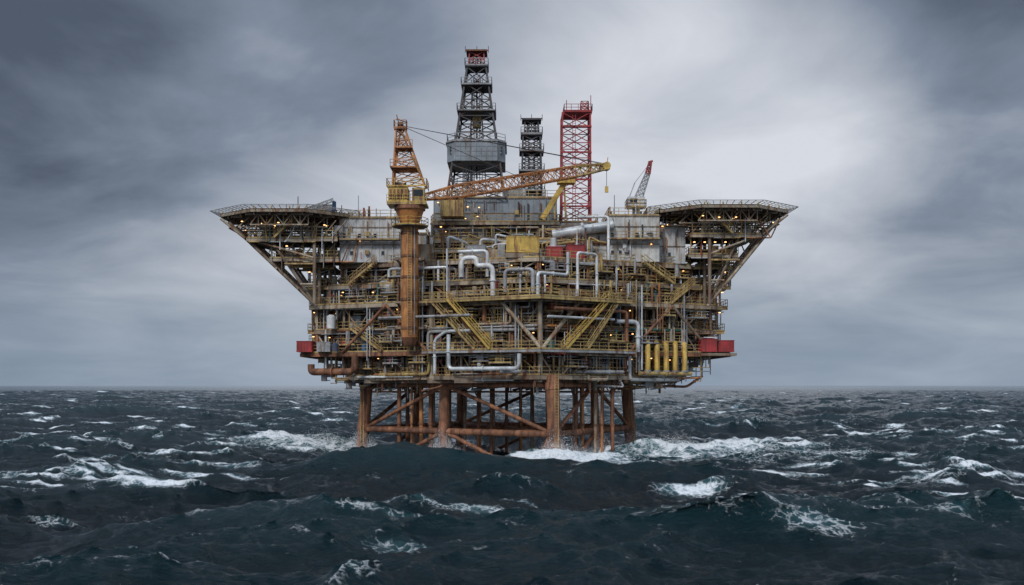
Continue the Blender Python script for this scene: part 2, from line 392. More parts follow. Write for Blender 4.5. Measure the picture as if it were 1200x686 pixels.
for x,y,z0,z1 in ((-14.2,-7.4,12,30),(-17,-6.6,15,29),(18.6,-6.8,12,28),(0.5,-14.6,12,23),(7.5,-13.8,12,23),(-22,-4.6,13,26),(26,-3,13,25),(-10,-9.2,19,31),(12,-9.4,12,27),(22,-5,17,27)):
    for k in range(3):
        pp.tube((x+k*.42,y+k*.05,z0+R.uniform(0,2)),(x+k*.42,y+k*.05,z1-R.uniform(0,5)),R.choice((.07,.1,.14)),R.choice(('galv','steel','rust','tan','ochre')),8)
st.build(); pr.build(); 

def container(b,x0,x1,y0,y1,z0,z1,mat,rib=.5):
    b.box(x0,x1,y0,y1,z0,z1,mat)
    x=x0+.1
    while x<x1-.1: b.box(x,x+.1,y0-.06,y0-.002,z0+.12,z1-.12,mat); x+=rib
    y=y0+.1
    while y<y1-.1:
        b.box(x0-.06,x0-.002,y,y+.1,z0+.12,z1-.12,mat); b.box(x1+.002,x1+.06,y,y+.1,z0+.12,z1-.12,mat); y+=rib
    for z in (z0,z1-.1): b.box(x0-.08,x1+.08,y0-.08,y1+.08,z-.003,z+.103,mat)
container(eq,29.2,31.6,-2.2,1,15.7,17.7,'red'); container(eq,31.9,34.2,-2.2,1,15.7,17.5,'red'); eq.box(29,34.6,-2.5,1.6,15.1,15.5,'struct'); eq.box(29.6,31.4,-2,.8,17.85,18.0,'white')
container(eq,-33.3,-31,-1.6,1,15.7,17.4,'red'); container(eq,-30,-28,-2.6,-.8,15.7,17.2,'steel')
eq.cyl_v(-28,-1.5,19.3,21.2,.7,'white')
for x,c in ((-27,'blue'),(-22.5,'blue'),(5.5,'green')): eq.cyl_v(x,-3.6 if x<0 else -15.2,15.7,16.8,.5,c)
container(eq,-.8,4.0,-8.6,-6,30.2,32.6,'yellow'); eq.box(-1,4.2,-8.8,-5.8,29.4,30.1,'struct')
container(eq,5.2,7.6,-7,-4,29.5,31.3,'red'); container(eq,8.2,11,-5.8,-3.5,29.5,31.7,'red')
container(eq,-11,-7.6,-1,2,36.8,39.5,'ochre')
container(eq,-7,-4,-6.4,-4,29.5,31.6,'steel'); container(eq,-14.4,-12,-4.2,-2,29.5,32,'tan')

bd=Part('deck_modules',plat)
pr2=Part('roof_railings',plat)
def module(x0,x1,y0,y1,z0,z1,mat,win=True,rib=1.2,rails=True):
    bd.box(x0,x1,y0,y1,z0,z1,mat)
    x=x0
    while x<=x1+.01: bd.box(x-.05,x+.05,y0-.09,y0-.003,z0,z1,mat); x+=rib
    for xs,sg in ((x0,-1),(x1,1)):
        y=y0+rib
        while y<y1: bd.box(min(xs+sg*.003,xs+sg*.09),max(xs+sg*.003,xs+sg*.09),y-.05,y+.05,z0,z1,mat); y+=rib
    bd.box(x0-.15,x1+.15,y0-.15,y1+.15,z1+.002,z1+.18,'struct')
    z=z0+2.6
    while z<z1-.5: bd.box(x0-.05,x1+.05,y0-.14,y0-.095,z,z+.14,'struct'); z+=2.7
    if win:
        z=z0+1.1
        while z<z1-1.2:
            x=x0+rib*.5
            while x<x1-.5:
                if R.random()<.4:
                    bd.box(x-.28,x+.28,y0-.055,y0-.004,z-.03,z+.65,'panel'); bd.box(x-.22,x+.22,y0-.075,y0-.057,z+.02,z+.6,'glass')
                x+=rib
            z+=2.7
    for i in range(int((x1-x0)*1.6)):
        x=R.uniform(x0+.2,x1-.2); za=R.uniform(z0,z1-1.5); q=R.random()
        if q<.5: bd.tube((x,y0-.25,za),(x,y0-.25,R.uniform(za+1,z1)),R.choice((.05,.08,.12)),R.choice(COL),8)
        elif q<.8: bd.box(x-.3,x+.3,y0-.5,y0-.1,za,za+.7,R.choice(('steel','darks','panel','ochre')))
        else: lm.lamp(x,y0-.5,za+1.2,.11,.5)
    if z1-z0>5 and x1-x0>5 and y1<16:
        zg=z0+3.3; bd.box(x0,x1,y0-1.3,y0-.15,zg-.1,zg,'deck'); pr2.rail([(x0,y0-.2),(x0,y0-1.3),(x1,y0-1.3),(x1,y0-.2)],zg,'ochre',1.3)
        x=x0+.2
        while x<x1: bd.beam((x,y0-1.2,zg-.1),(x,y0-.15,zg-1.1),.09,'tan'); x+=1.6
    if rails: pr2.rail([(x0,y1),(x0,y0),(x1,y0),(x1,y1)],z1+.18,'ochre',1.5)
module(-26.5,-17.2,-2.2,10,29.5,36.2,'panel'); module(-17.1,-13.5,1,9,29.5,34.2,'cream')
module(11.2,14.6,-2,8,29.5,33.9,'cream'); module(14.8,22.6,-3,9,29.5,36.4,'cream'); module(22.7,27,-.5,9,29.5,35.2,'panel')
module(-12.6,7.2,5,17,35.6,40.6,'slate',False,1.0); module(-12.9,-4,3.2,4.8,33,36.2,'steel',False)
module(7.4,14,7,15,33,37.0,'slate',False)
for x in np.arange(-12.3,7.4,3.25):
    x=float(x)
    for y in (5.2,10,15): bd.beam((x,y,29.4),(x,y,35.6),.42,'struct')
    bd.tube((x,5.2,29.6),(x+3,5.2,35.4),.17,'tan',8); bd.tube((x+3,5.2,29.6),(x,5.2,35.4),.17,'struct',8)
for z in (31.5,33.6,35.4): bd.beam((-12.5,5,z),(14,5,z),.3,'ochre',.35)
bd.box(-11,13,9,14,29.45,35.5,'black')  # same dark filler, interior shade put into the colour
for z,y0,x0,x1 in ((33.2,-.5,-13,9),(36.3,1.2,-12.5,7.5),(31.4,-3,-12,3)):
    bd.box(x0,x1,y0,4.9,z-.12,z,'deck'); bd.beam((x0,y0,z-.3),(x1,y0,z-.3),.2,'tan',.4); pr2.rail([(x0,4.8),(x0,y0),(x1,y0),(x1,4.8)],z,'ochre',1.5)
    for x in np.arange(x0+.3,x1,3.0):
        bd.beam((float(x),y0+.3,29.4),(float(x),y0+.3,z-.1),.22,R.choice(('struct','ochre','steel')))
        if R.random()<.5: lm.lamp(float(x)+1,y0+.2,z-.8,.12,.6)
        if R.random()<.5: bd.tube((float(x),y0+.3,z-2.8),(float(x)+3,y0+.3,z-.3),.1,'tan',8)
for i in range(130):
    x=R.uniform(-12.5,13); y=R.uniform(-7+abs(x-4)*.35,4); z=29.4; r=R.random(); c=R.choice(COL)
    if r<.4: eq.tube((x,y,z),(x,y,z+R.uniform(1.5,6)),R.choice((.06,.1,.16,.26)),c,10)
    elif r<.55: eq.cyl_v(x,y,z,z+R.uniform(1,3.2),R.uniform(.35,.8),R.choice(('galv','steel','white','tan')))
    elif r<.75: 
        w=R.uniform(.8,2.4); eq.obox((x,y,z),(1,0),w,R.uniform(.8,2),R.uniform(.8,2.6),R.choice(('steel','darks','tan','panel','ochre','struct')))
    else: pp.pipe([(x,y,z),(x,y,z+R.uniform(2,4.5)),(x+R.uniform(1.5,6),y,z+3)],R.choice((.12,.18,.25)),R.choice(('galv','steel','rust','ochre')))
for i in range(110):
    x=R.uniform(-13,12); y=R.uniform(-5+abs(x-4)*.3,3); z=R.uniform(31,35.5); l=R.uniform(1.5,5)
    c=R.choice(('ochre','struct','tan','steel','rust'))
    bd.beam((x,y,z),(x+l,y,z),.14,c,.2); bd.beam((x,y,29.4),(x,y,z),.14,c)
    if R.random()<.3: bd.beam((x,y,z),(x+l,y,z-R.uniform(1,3)),.1,c)
    if R.random()<.2: lm.lamp(x+.5,y,z-.5,.11,.6)
for i in range(60):
    o=R.choice((-1,1)); x=o*R.uniform(15,27); zt=36.4 if abs(x)<23 else 35.3
    if o<0: zt=36.3
    y=R.uniform(-1.5,4); bd.tube((x,y,zt),(x,y,zt+R.uniform(.6,2.2)),R.choice((.05,.07,.14)),R.choice(COL),8)
for x,y,z in ((-24,0,36.3),(-19,1,36.3),(16,0,36.5),(20,2,36.5),(25,2,35.3),(-9,8,40.7),(4,8,40.7),(11,9,37.1),(1,7,40.7),(-12,9,40.7)):
    h=R.uniform(1.5,4); bd.tube((x,y,z),(x,y,z+h),.06,'steel',6)
    if R.random()<.5: bd.cyl_v(x+.8,y,z,z+1.2,.35,'galv')
for x in (-7,-2.5,2,5.2): bd.tube((x,5.6,40.6),(x,5.6,42.2),.3,'galv',10)
container(bd,-1.5,2.2,6,9,40.8,42.4,'steel')
bd.build(); pr2.build(); pp.build(); eq.build()

# ============================================================ HELIDECKS
def helideck(name,cx,cy,rx,ry,z,side,xin,fx,struct_end):
    e=empty(name); b=Part('deck_plate',e); s_=Part('support_truss',e)
    pts=[(cx+rx*math.cos(a),cy+ry*math.sin(a)) for a in [math.radians(22.5+45*i) for i in range(8)]]
    b.slab(pts,z-.3,z,'deck')
    k=len(pts)
    for i in range(k):
        a=Vector((*pts[i],z)); c=Vector((*pts[(i+1)%k],z))
        b.beam(a+Vector((0,0,-.35)),c+Vector((0,0,-.35)),.3,'tan',.45)
        m1=Vector((cx,cy,z)); oa=a+(a-m1).normalized()*1.6+Vector((0,0,.3)); oc=c+(c-m1).normalized()*1.6+Vector((0,0,.3))
        b.beam(oa,oc,.1,'steel'); n=9
        for j in range(n+1): b.beam(a.lerp(c,j/n),oa.lerp(oc,j/n),.07,'steel')
        for q in (.33,.66): b.beam(a.lerp(oa,q),c.lerp(oc,q),.05,'steel')
        for j in range(0,n,3):
            pl=a.lerp(c,(j+.5)/n); b.tube(pl,pl+Vector((0,0,.3)),.12,'yellow',8)
    for f in np.linspace(-.8,.8,7):
        y=cy+ry*float(f); hw=rx*min(.9,1.28-abs(float(f)))
        s_.beam((cx-hw,y,z-.6),(cx+hw,y,z-.6),.18,'struct',.55)
        zb=z-2.3; hb=hw*.86; nb=7
        s_.beam((cx-hb,y,zb),(cx+hb,y,zb),.2,'tan')
        for j in range(nb):
            xa=cx-hb+2*hb*j/nb; xb=cx-hb+2*hb*(j+1)/nb
            s_.beam((xa,y,z-.6 if j%2 else zb),(xb,y,zb if j%2 else z-.6),.15,R.choice(('tan','struct','ochre')))
            s_.beam((xb,y,zb),(xb,y,z-.6),.12,'struct')
    for f in np.linspace(-.8,.8,8):
        x=cx+rx*float(f); hw=ry*min(.9,1.28-abs(float(f)))
        s_.beam((x,cy-hw,z-.65),(x,cy+hw,z-.65),.18,'struct',.5); s_.beam((x,cy-hw*.85,z-2.32),(x,cy+hw*.85,z-2.32),.16,'tan')
        for k2 in range(2): 
            if R.random()<.6: lm.lamp(x+R.uniform(-.5,.5),cy-hw*R.uniform(-.2,.85),z-R.uniform(1.3,2.6),.11,.7)
    o=side
    for zz,xo,y0,y1 in ((z-4.0,cx+o*rx*.52,cy-ry*.55,cy+ry*.6),(z-6.9,cx+o*rx*.22,cy-ry*.4,cy+ry*.6)):
        xa,xb=sorted((xin,xo)); s_.box(xa,xb,y0,y1,zz-.15,zz,'deck'); s_.beam((xa,y0,zz-.3),(xb,y0,zz-.3),.2,'tan',.4)
        s_.rail([(xa,y1),(xa,y0),(xb,y0),(xb,y1)],zz,'ochre')
        for x in np.arange(xa+.4,xb,1.6):
            x=float(x); s_.beam((x,y0+.1,zz),(x,y0+.1,min(z-2.3,zz+3)),.14,R.choice(('struct','ochre','steel')))
            s_.beam((x,y0,zz-.35),(x,y1,zz-.35),.14,'struct',.3)
            if R.random()<.4: lm.lamp(x+.6,y0+.4,zz+1.9,.12,.7)
            if R.random()<.7: s_.tube((x,y0+.3,zz+.2),(x+2,y0+.3,zz+2.7),.1,'tan',8)
            if R.random()<.7: s_.obox((x+.7,y0+R.uniform(1,3),zz),(1,0),R.uniform(.7,1.8),1,R.uniform(.8,2.2),R.choice(('steel','tan','panel','darks','ochre')))
            if R.random()<.7: s_.pipe([(x,y0-.1,zz-.6),(x+R.uniform(2,4),y0-.1,zz-.6),(x+R.uniform(2,4),y0-.1,zz+2)],.1,R.choice(COL))
            if R.random()<.5: s_.tube((x,y0-.3,zz-R.uniform(0,2)),(x,y0-.3,zz+R.uniform(1,3)),.08,R.choice(COL),8)
    for y in (cy-ry*.5,cy-ry*.05,cy+ry*.5):
        xo=cx+o*rx*.9; tip=(struct_end,y+ (1.5 if y<cy else 0),22.8)
        s_.tube((xo,y,z-1.0),(cx+o*rx*.55,y,z-4.0),.2,'tan',10)
        s_.tube((cx+o*rx*.78,y,z-1.6),tip,.26,R.choice(('tan','struct')),10)
        s_.tube((cx+o*rx*.3,y,z-2.3),tip,.22,'struct',10)
        s_.tube((struct_end,y,23),(struct_end,y,z-2.3),.28,'struct',10)
        s_.tube((cx+o*rx*.5,y,z-4.1),(struct_end,y,z-7.0),.18,'tan',8)
        s_.tube((struct_end+o*4.6,y,z-7.9),(struct_end,y,z-7.9),.18,'ochre',8)
        s_.tube((struct_end+o*2.2,y,z-11),(struct_end,y,z-11),.16,'tan',8)
    for f in (.25,.55,.8):
        a=Vector((cx+o*rx*.78,0,z-1.6)); c=Vector((struct_end,0,22.8)); p=a.lerp(c,f)
        s_.tube((p.x,cy-ry*.5,p.z),(p.x,cy+ry*.5,p.z),.14,'tan',8)
    s_.stairs((cx+o*rx*.1,cy-ry*.62,z-4.0),(cx-o*rx*.25,cy-ry*.62,z-.4),.9,'ochre')
    b.build(); s_.build(); return e
h1=helideck('helideck',-35.0,1.0,10.6,8.8,37.0,-1,-26.6,0,-30.2)
h2=helideck('helideck',32.4,1.0,10.8,9.0,37.6,1,27.1,0,30.2)
g=Part('deck_gear',h1)
container(g,-30.5,-27.4,-4,-1.5,37.02,38.1,'steel'); g.lattice((-31,-5.5,37),(-27,-5.2,38.6),.5,.4,6,'steel',.08,.05)
g.tube((-32.6,-4,37),(-32.6,-4,39.3),.08,'steel',6); g.cyl_v(-27,-4.5,37,38.4,.3,'blue'); g.build()
tr=Part('side_terraces',plat)
for o,xs in ((-1,-28),(1,28)):
    for z,ext in ((26.2,6.5 if o>0 else 4.2),(23,6.0 if o>0 else 4),(19.2,5.5 if o>0 else 4.2),(29.4,7 if o>0 else 5)):
        xa,xb=sorted((xs,xs+o*ext)); tr.box(xa,xb,1.6,13,z-.3,z-.125,'deck'); tr.beam((xa,1.5,z-.4),(xb,1.5,z-.4),.25,'ochre',.35)
        tr.rail([(xs,1.6),(xs+o*ext,1.6),(xs+o*ext,13)],z-.1,'ochre')
        for k in range(12):
            x=R.uniform(xa,xb); y=R.uniform(2,6); tr.tube((x,y,z-3),(x,y,z+R.uniform(0,1.5)),R.choice((.06,.09,.12,.18)),R.choice(COL),8)
        for k in range(5): tr.tube((xs,R.uniform(1.5,6),z-R.uniform(.3,2.6)),(xs+o*ext*R.uniform(.5,1),R.uniform(1.5,6),z-R.uniform(.3,2.6)),R.choice((.06,.1)),R.choice(COL),8)
        for k in range(4): tr.obox((R.uniform(xa+.6,xb-.6),R.uniform(3,8),z-.1),(1,0),1.2,1,R.uniform(.8,2),R.choice(('steel','tan','darks','panel')))
        tr.beam((xs+o*ext*.95,1.8,z-.3),(xs,1.8,z-3),.18,'tan'); lm.lamp(xs+o*ext*.8,1.7,z-1,.12,.8)
tr.build(); lm.build()

# ============================================================ DERRICKS
def derrick(name,x,y,z0,z1,w0,w1,mat,n,cabin=None,crown=True):
    e=empty(name); b=Part('lattice_mast',e)
    b.lattice((x,y,z0),(x,y,z1),w0,w1,n,mat,.3,.15)
    b.lattice((x,y,z0),(x,y,z1-1),w0*.35,w1*.35,n*2,mat,.1,.07,x=False)
    b.ladder(x-w0*.2,y-w0*.3,z0,z0+(z1-z0)*.4,'steel')
    for f in ([.33,.66,.86] if cabin else [.3,.55,.8]):
        z=z0+(z1-z0)*f; w=(w0+(w1-w0)*f)/2+.5
        b.box(x-w,x+w,y-w,y+w,z-.1,z,'darks'); b.rail([(x-w,y+w),(x-w,y-w),(x+w,y-w),(x+w,y+w),(x-w,y+w)],z,'steel',.9)
    b.build()
    if cabin:
        c=Part('racking_board_windwall',e); za,zb,hw=cabin
        c.slab([(x-hw*.72,y-hw),(x+hw*.72,y-hw),(x+hw,y-hw*.7),(x+hw,y+hw),(x-hw,y+hw),(x-hw,y-hw*.7)],za,zb-.8,'slate')
        c.slab([(x-hw*.76,y-hw*1.04),(x+hw*.76,y-hw*1.04),(x+hw*1.05,y-hw*.7),(x+hw*1.05,y+hw*1.04),(x-hw*1.05,y+hw*1.04),(x-hw*1.05,y-hw*.7)],zb-.79,zb-.6,'steel')
        for k in range(9):
            xx=x-hw*.72+hw*1.44*k/8; c.box(xx-.05,xx+.05,y-hw-.08,y-hw-.003,za,zb-.8,'steel')
        for k in range(1,4): c.box(x-hw*.72,x+hw*.72,y-hw-.05,y-hw-.004,za+(zb-.8-za)*k/4-.03,za+(zb-.8-za)*k/4+.03,'slate')
        c.rail([(x-hw,y+hw),(x-hw,y-hw*.7),(x-hw*.72,y-hw),(x+hw*.72,y-hw),(x+hw,y-hw*.7),(x+hw,y+hw)],zb-.6,'steel',1)
        for sx in (-1,1): c.beam((x+sx*hw*.9,y-hw*.6,za),(x+sx*w0*.42,y-hw*.5,za-2.6),.2,'darks')
        c.build()
    if crown:
        c=Part('crown_block',e); w=w1*.5+.35
        c.box(x-w,x+w,y-w,y+w,z1,z1+.2,'darks'); c.rail([(x-w,y+w),(x-w,y-w),(x+w,y-w),(x+w,y+w),(x-w,y+w)],z1+.2,'steel',.8)
        c.lattice((x,y,z1+.2),(x,y,z1+2.6),w1*.85,w1*.75,2,'red' if cabin else 'darks',.22,.13)
        c.box(x-w*.9,x+w*.9,y-w*.9,y+w*.9,z1+2.6,z1+2.85,'rust' if cabin else 'darks')
        for dx in (-.6,0,.6): c.tube((x+dx-.1,y,z1+1.6),(x+dx+.1,y,z1+1.6),.7,'darks',14)
        c.beam((x-w,y,z1+3.2),(x+w,y,z1+3.2),.18,'red' if cabin else 'darks'); 
        for dx in (-w,0,w): c.beam((x+dx,y,z1+2.85),(x+dx,y,z1+3.9),.1,'darks')
        c.build()
    return e
d1=derrick('drilling_derrick',-5.8,9,40.6,62.6,9.4,3.1,'darks',8,(46.6,50.5,4.7))
tb=Part('travelling_block',d1); tb.tube((-5.8,9,44.5),(-5.8,9,61),.12,'black',6); tb.box(-6.5,-5.1,8.4,9.6,53,55.2,'ochre')
for dx in (-.9,-.45,.45,.9): tb.tube((-5.8+dx,9,44),(-5.8+dx,9,61),.05,'black',6)
for k in range(7): tb.tube((-8+k*.3,7.5,41),(-8+k*.3,7.5,51),.09,'steel',6)
tb.build()
d2=derrick('drilling_derrick',3.3,13,39,52.4,3.6,2.9,'darks',10,None)
rt=empty('red_lattice_tower'); b=Part('tower_frame',rt)
b.lattice((10.6,11,35.5),(10.6,11,55.5),4.8,4.6,8,'red',.26,.13)
for z in (40,44.4,48.9,53.2): b.beam((8.2,8.5,z),(13,8.5,z),.22,'red',.26); b.beam((13.0,8.5,z),(13,13.4,z),.22,'red',.26)
b.box(8.6,13.2,8.4,13.5,55.5,55.65,'red'); b.rail([(8.6,13.5),(8.6,8.4),(13.2,8.4),(13.2,13.5)],55.65,'red',1)
b.lattice((12,9.5,55.6),(12,9.5,57.4),1.4,1.2,2,'red',.14,.09); b.tube((13,9,55.6),(13,9,58.4),.06,'red',6); b.tube((9,9,55.6),(9,9,57.6),.06,'red',6)
b.ladder(10.2,8.3,36,55,'red')
b.build()
yr=Part('boom_rest',plat); yr.beam((4.8,3,37),(8.4,3,42.8),.6,'yellow',.8); yr.beam((8.6,3,37),(8.3,3,42.3),.3,'ochre'); yr.beam((6.8,3,37),(6.8,3,40.4),.25,'ochre'); yr.box(7.2,10,2,4,42.6,43.2,'yellow'); yr.build()

# ============================================================ PEDESTAL CRANE
cr=empty('pedestal_crane'); X,Y=-15.1,-8.6
b=Part('pedestal',cr)
b.tube((X,Y,17.6),(X,Y,36.0),1.25,'orange',28)
for z in (19,23.2,26.5,29.6,33): b.tube((X,Y,z-.18),(X,Y,z+.18),1.38,'rust',28)
b.tube((X,Y,16.4),(X,Y,17.6),.8,'rust',24,1.3)
b.tube((X,Y,34.2),(X,Y,36.4),1.3,'orange',28,2.1); b.tube((X,Y,36.4),(X,Y,36.9),2.3,'rust',28)
for z in (23,19.2,29.4): b.beam((X-2,Y,z-.2),(X-2,Y+6,z-.2),.3,'struct'); b.beam((X+2,Y,z-.2),(X+2,Y+6,z-.2),.3,'struct'); b.beam((X-2.1,Y-.2,z-.2),(X+2.1,Y-.2,z-.2),.3,'struct')
for z in (34.0,): 
    c8=[(X+2.7*math.cos(math.radians(a)),Y+2.7*math.sin(math.radians(a))) for a in range(0,361,45)]
    b.slab(c8[:-1],z-.1,z,'deck'); b.rail(c8,z,'yellow',1.2)
b.ladder(X+.1,Y-1.45,18,36,'ochre'); b.tube((X+.8,Y-1.2,18),(X+.8,Y-1.2,34),.08,'steel',6); b.build()
b=Part('slewing_cab',cr)
b.box(X-3.2,X+2.6,Y-1.9,Y+2.2,37.0,37.3,'ochre'); b.box(X-3.0,X-.2,Y-1.7,Y+1.9,37.3,39.6,'yellow'); b.box(X+.5,X+2.3,Y-1.9,Y-.4,37.3,39.4,'ochre')
b.box(X+.7,X+2.1,Y-1.95,Y-1.905,38.2,39.1,'glass'); b.box(X+2.305,X+2.35,Y-1.7,Y-.6,38.2,39.1,'glass')
for k in range(5): b.box(X-2.8+k*.55,X-2.5+k*.55,Y-1.76,Y-1.703,37.8,39.2,'rust')
b.tube((X-2.6,Y+.6,40.0),(X-.6,Y+.6,40.0),.55,'darks',14)
b.rail([(X-3.2,Y+2.2),(X-3.2,Y-1.9),(X+2.6,Y-1.9),(X+2.6,Y+2.2)],39.6,'yellow',1.1)
b.rail([(X-3.2,Y-1.9),(X+2.6,Y-1.9)],37.3,'yellow',1)
b.build()
b=Part('a_frame_mast',cr)
T=Vector((X-1.4,Y+.2,48.4))
b.lattice((X-.1,Y+.2,39.6),T,4.8,1.3,6,'orange',.22,.11,h1=3.2,h2=.9)
b.beam((X-2.6,Y+.2,39.6),T,.24,'orange'); b.beam((X+2.4,Y+.2,39.6),T,.26,'ochre')
b.box(T.x-.9,T.x+.9,T.y-.7,T.y+.7,48.3,48.5,'rust'); b.rail([(T.x-.9,T.y+.7),(T.x-.9,T.y-.7),(T.x+.9,T.y-.7),(T.x+.9,T.y+.7)],48.5,'orange',.6)
b.tube(T+Vector((-.4,0,.6)),T+Vector((.4,0,.6)),.5,'darks',14); b.tube(T,T+Vector((-.6,0,2.2)),.07,'rust',6); b.beam(T+Vector((-.6,0,1.6)),T+Vector((1.0,0,1.0)),.15,'rust')
for z,w in ((42.4,1.9),(45.4,1.3)): b.box(T.x+.6-w,T.x+.6+w,Y-w,Y+w,z-.08,z,'rust'); b.rail([(T.x+.6-w,Y-w),(T.x+.6+w,Y-w)],z,'orange',.8)
b.build()
b=Part('lattice_boom',cr)
P0=Vector((X+1.8,Y,38.3)); P1=Vector((14.6,-2.0,44.3)); Pm=P0.lerp(P1,.18); Pn=P0.lerp(P1,.82)
b.lattice(P0,Pm,1.0,2.0,3,'orange',.18,.1,h1=.7,h2=1.8); b.lattice(Pm,Pn,2.0,1.8,14,'orange',.18,.1,h1=1.8,h2=1.6); b.lattice(Pn,P1,1.8,.9,4,'ochre',.2,.11,h1=1.6,h2=.8)
b.tube(P1+Vector((0,-.7,0)),P1+Vector((0,.7,0)),.6,'yellow',14); b.box(P1.x-1.2,P1.x+.5,P1.y-.5,P1.y+.5,P1.z-.4,P1.z+.4,'ochre'); 
b.beam(P1,P1+Vector((.2,0,1.4)),.12,'orange')
for p in (P1+Vector((.1,.2,.3)),P1+Vector((.1,-.3,.3)),Pm.lerp(Pn,.5)+Vector((0,0,.9))): b.tube(T+Vector((0,0,.6)),p,.045,'darks',6)
b.tube(P1,(P1.x,P1.y,41.2),.04,'darks',6); b.box(P1.x-.25,P1.x+.25,P1.y-.2,P1.y+.2,40.3,41.2,'yellow')
b.build()
sc=empty('pedestal_crane'); b=Part('pedestal_and_boom',sc)
b.tube((19.4,0,36.4),(19.4,0,38.2),.6,'steel',16); b.box(18,20.6,-1.2,1.2,38.2,39.8,'panel'); b.box(18.3,19.4,-1.25,-1.205,38.8,39.5,'glass')
b.lattice((19.6,0,39.3),(21.2,0,43.6),1.3,.7,6,'steel',.14,.08); b.lattice((21.2,0,43.6),(21.6,0,45.4),.7,.4,2,'red',.18,.12)
b.beam((18.3,0,39.8),(19.2,0,42.2),.14,'steel'); b.tube((19.2,0,42.2),(21.5,0,45.2),.035,'darks',6); b.tube((18.3,.3,39.8),(19.2,.3,42.2),.07,'steel',6)
b.beam((21.3,0,45.4),(22,0,45.6),.25,'red'); b.rail([(17.8,1.3),(17.8,-1.3),(20.8,-1.3),(20.8,1.3)],38.2,'ochre',.9); b.build()

# ============================================================ SEA
rng=np.random.default_rng(5)
def ocean(N,Lt,V,wd,std,kmin=None,kmax=None,chop=1.0,align=2):
    k1=np.fft.fftfreq(N,Lt/N)*2*np.pi; kx,ky=np.meshgrid(k1,k1,indexing='ij'); k=np.hypot(kx,ky); k[0,0]=1e-6
    Lw=V*V/9.81; P=np.exp(-1/(k*Lw)**2)/k**4*(np.abs((kx*wd[0]+ky*wd[1])/k)**align+0.04)*np.exp(-(k*Lt/N*.7)**2)
    if kmin: P=P*(k>kmin)
    if kmax: P=P*np.exp(-(k/kmax)**4)
    P[0,0]=0
    H=(rng.normal(size=(N,N))+1j*rng.normal(size=(N,N)))*np.sqrt(P)
    h=np.fft.ifft2(H).real; sc=std/h.std(); H=H*sc; h=h*sc
    Dx=np.fft.ifft2(1j*kx/k*H).real*chop; Dy=np.fft.ifft2(1j*ky/k*H).real*chop
    xx=np.fft.ifft2(-kx*kx/k*H).real*chop; yy=np.fft.ifft2(-ky*ky/k*H).real*chop; xy=np.fft.ifft2(-kx*ky/k*H).real*chop
    J=(1+xx)*(1+yy)-xy*xy
    return h,Dx,Dy,J
def samp(A,Lt,x,y):
    N=A.shape[0]; u=(x/Lt)%1*N; v=(y/Lt)%1*N; i=np.floor(u).astype(int); j=np.floor(v).astype(int); fu=u-i; fv=v-j
    i%=N; j%=N; i2=(i+1)%N; j2=(j+1)%N
    return A[i,j]*(1-fu)*(1-fv)+A[i2,j]*fu*(1-fv)+A[i,j2]*(1-fu)*fv+A[i2,j2]*fu*fv
wd=(0.45,-0.89)
T1=(ocean(1024,413.0,10.0,wd,0.85,chop=1.15),413.0)
T2=(ocean(512,61.3,4.0,(-.15,-0.98),0.19,kmin=0.8,chop=1.15,align=1.5),61.3)
T3=(ocean(512,149.0,6.5,(0.1,-0.99),0.30,kmin=0.22,chop=1.1,align=3),149.0)
CX,CY,CH=0.0,-160.0,10.5
fa=np.radians(np.linspace(90-36,90+36,1000)); ba=np.radians(np.linspace(90+36,450-36,170))[1:-1]
ang=np.concatenate([fa,ba])
rad=np.concatenate([[0.05],np.geomspace(2,24,24),np.geomspace(25,2600,1220),np.geomspace(2800,60000,36)])
RA,AN=np.meshgrid(rad,ang,indexing='ij')
x=CX+RA*np.cos(AN); y=CY+RA*np.sin(AN)
fade=np.clip(1-(RA-1800)/900,0,1); fade2=np.clip(1-(RA-250)/500,0,1); fade3=np.clip(1-(RA-600)/900,0,1)
xr=x*.93+y*.37; yr_=-x*.37+y*.93
h1_,dx1,dy1,J1=[samp(A,T1[1],xr,yr_) for A in T1[0]]
h2_,dx2,dy2,J2=[samp(A,T2[1],x,y) for A in T2[0]]
h3_,dx3,dy3,J3=[samp(A,T3[1],x*.98-y*.17,x*.17+y*.98) for A in T3[0]]
c_,s__=.93,.37
z=h1_*fade+h2_*fade2+h3_*fade3
ddx=(dx1*c_-dy1*s__)*fade+dx2*fade2+dx3*fade3; ddy=(dx1*s__+dy1*c_)*fade+dy2*fade2+dy3*fade3
Js=J1+(J3-1)*.7+(J2-1)*.2
crest=np.clip((h1_+.5)/1.2,0,1)
foam=np.maximum(np.clip((0.46-Js)*1.5,0,.95)*crest, np.clip((0.85-Js)*.66,0,.42)*np.clip((h1_+1)/1.2,0,1))*fade
def ridge(cx,cy,sx,sy,rot,amp,fm=0,curve=0,fw=1.1):
    global z,foam,ddy
    c,s=math.cos(rot),math.sin(rot); u=(x-cx)*c+(y-cy)*s; v=-(x-cx)*s+(y-cy)*c-curve*u*u
    e=np.exp(-(u/sx)**2)
    g=e*np.where(v<0,np.exp(-(v/(sy*.75))**2),np.exp(-(v/(sy*1.3))**2))
    z=z+amp*g; ddy=ddy-amp*.35*g
    if fm: foam=np.maximum(foam,fm*np.exp(-(u/(sx*.8))**4)*np.exp(-((v+fw*.3)/fw)**2))
calm=np.exp(-(((x+4)/30)**2+((y+32)/13)**2)); z=z*(1-.5*calm); foam=foam*(1-.7*calm)
ridge(-12,-34,14,5.6,0.05,3.5,.0)
ridge(14,-38,11,4,-.18,.6,.66,0,1.4)
ridge(0,-76,13,3.6,-.06,1.6,.66,0.004,.9)
ridge(-33,-62,9,3.0,.1,1.6,.95,.006,1.0)
ridge(-49,-62,7,3.0,-.1,1.4,.85,.006,.9)
ridge(15,-91,9,3,-.45,1.2,.62,0,.8)
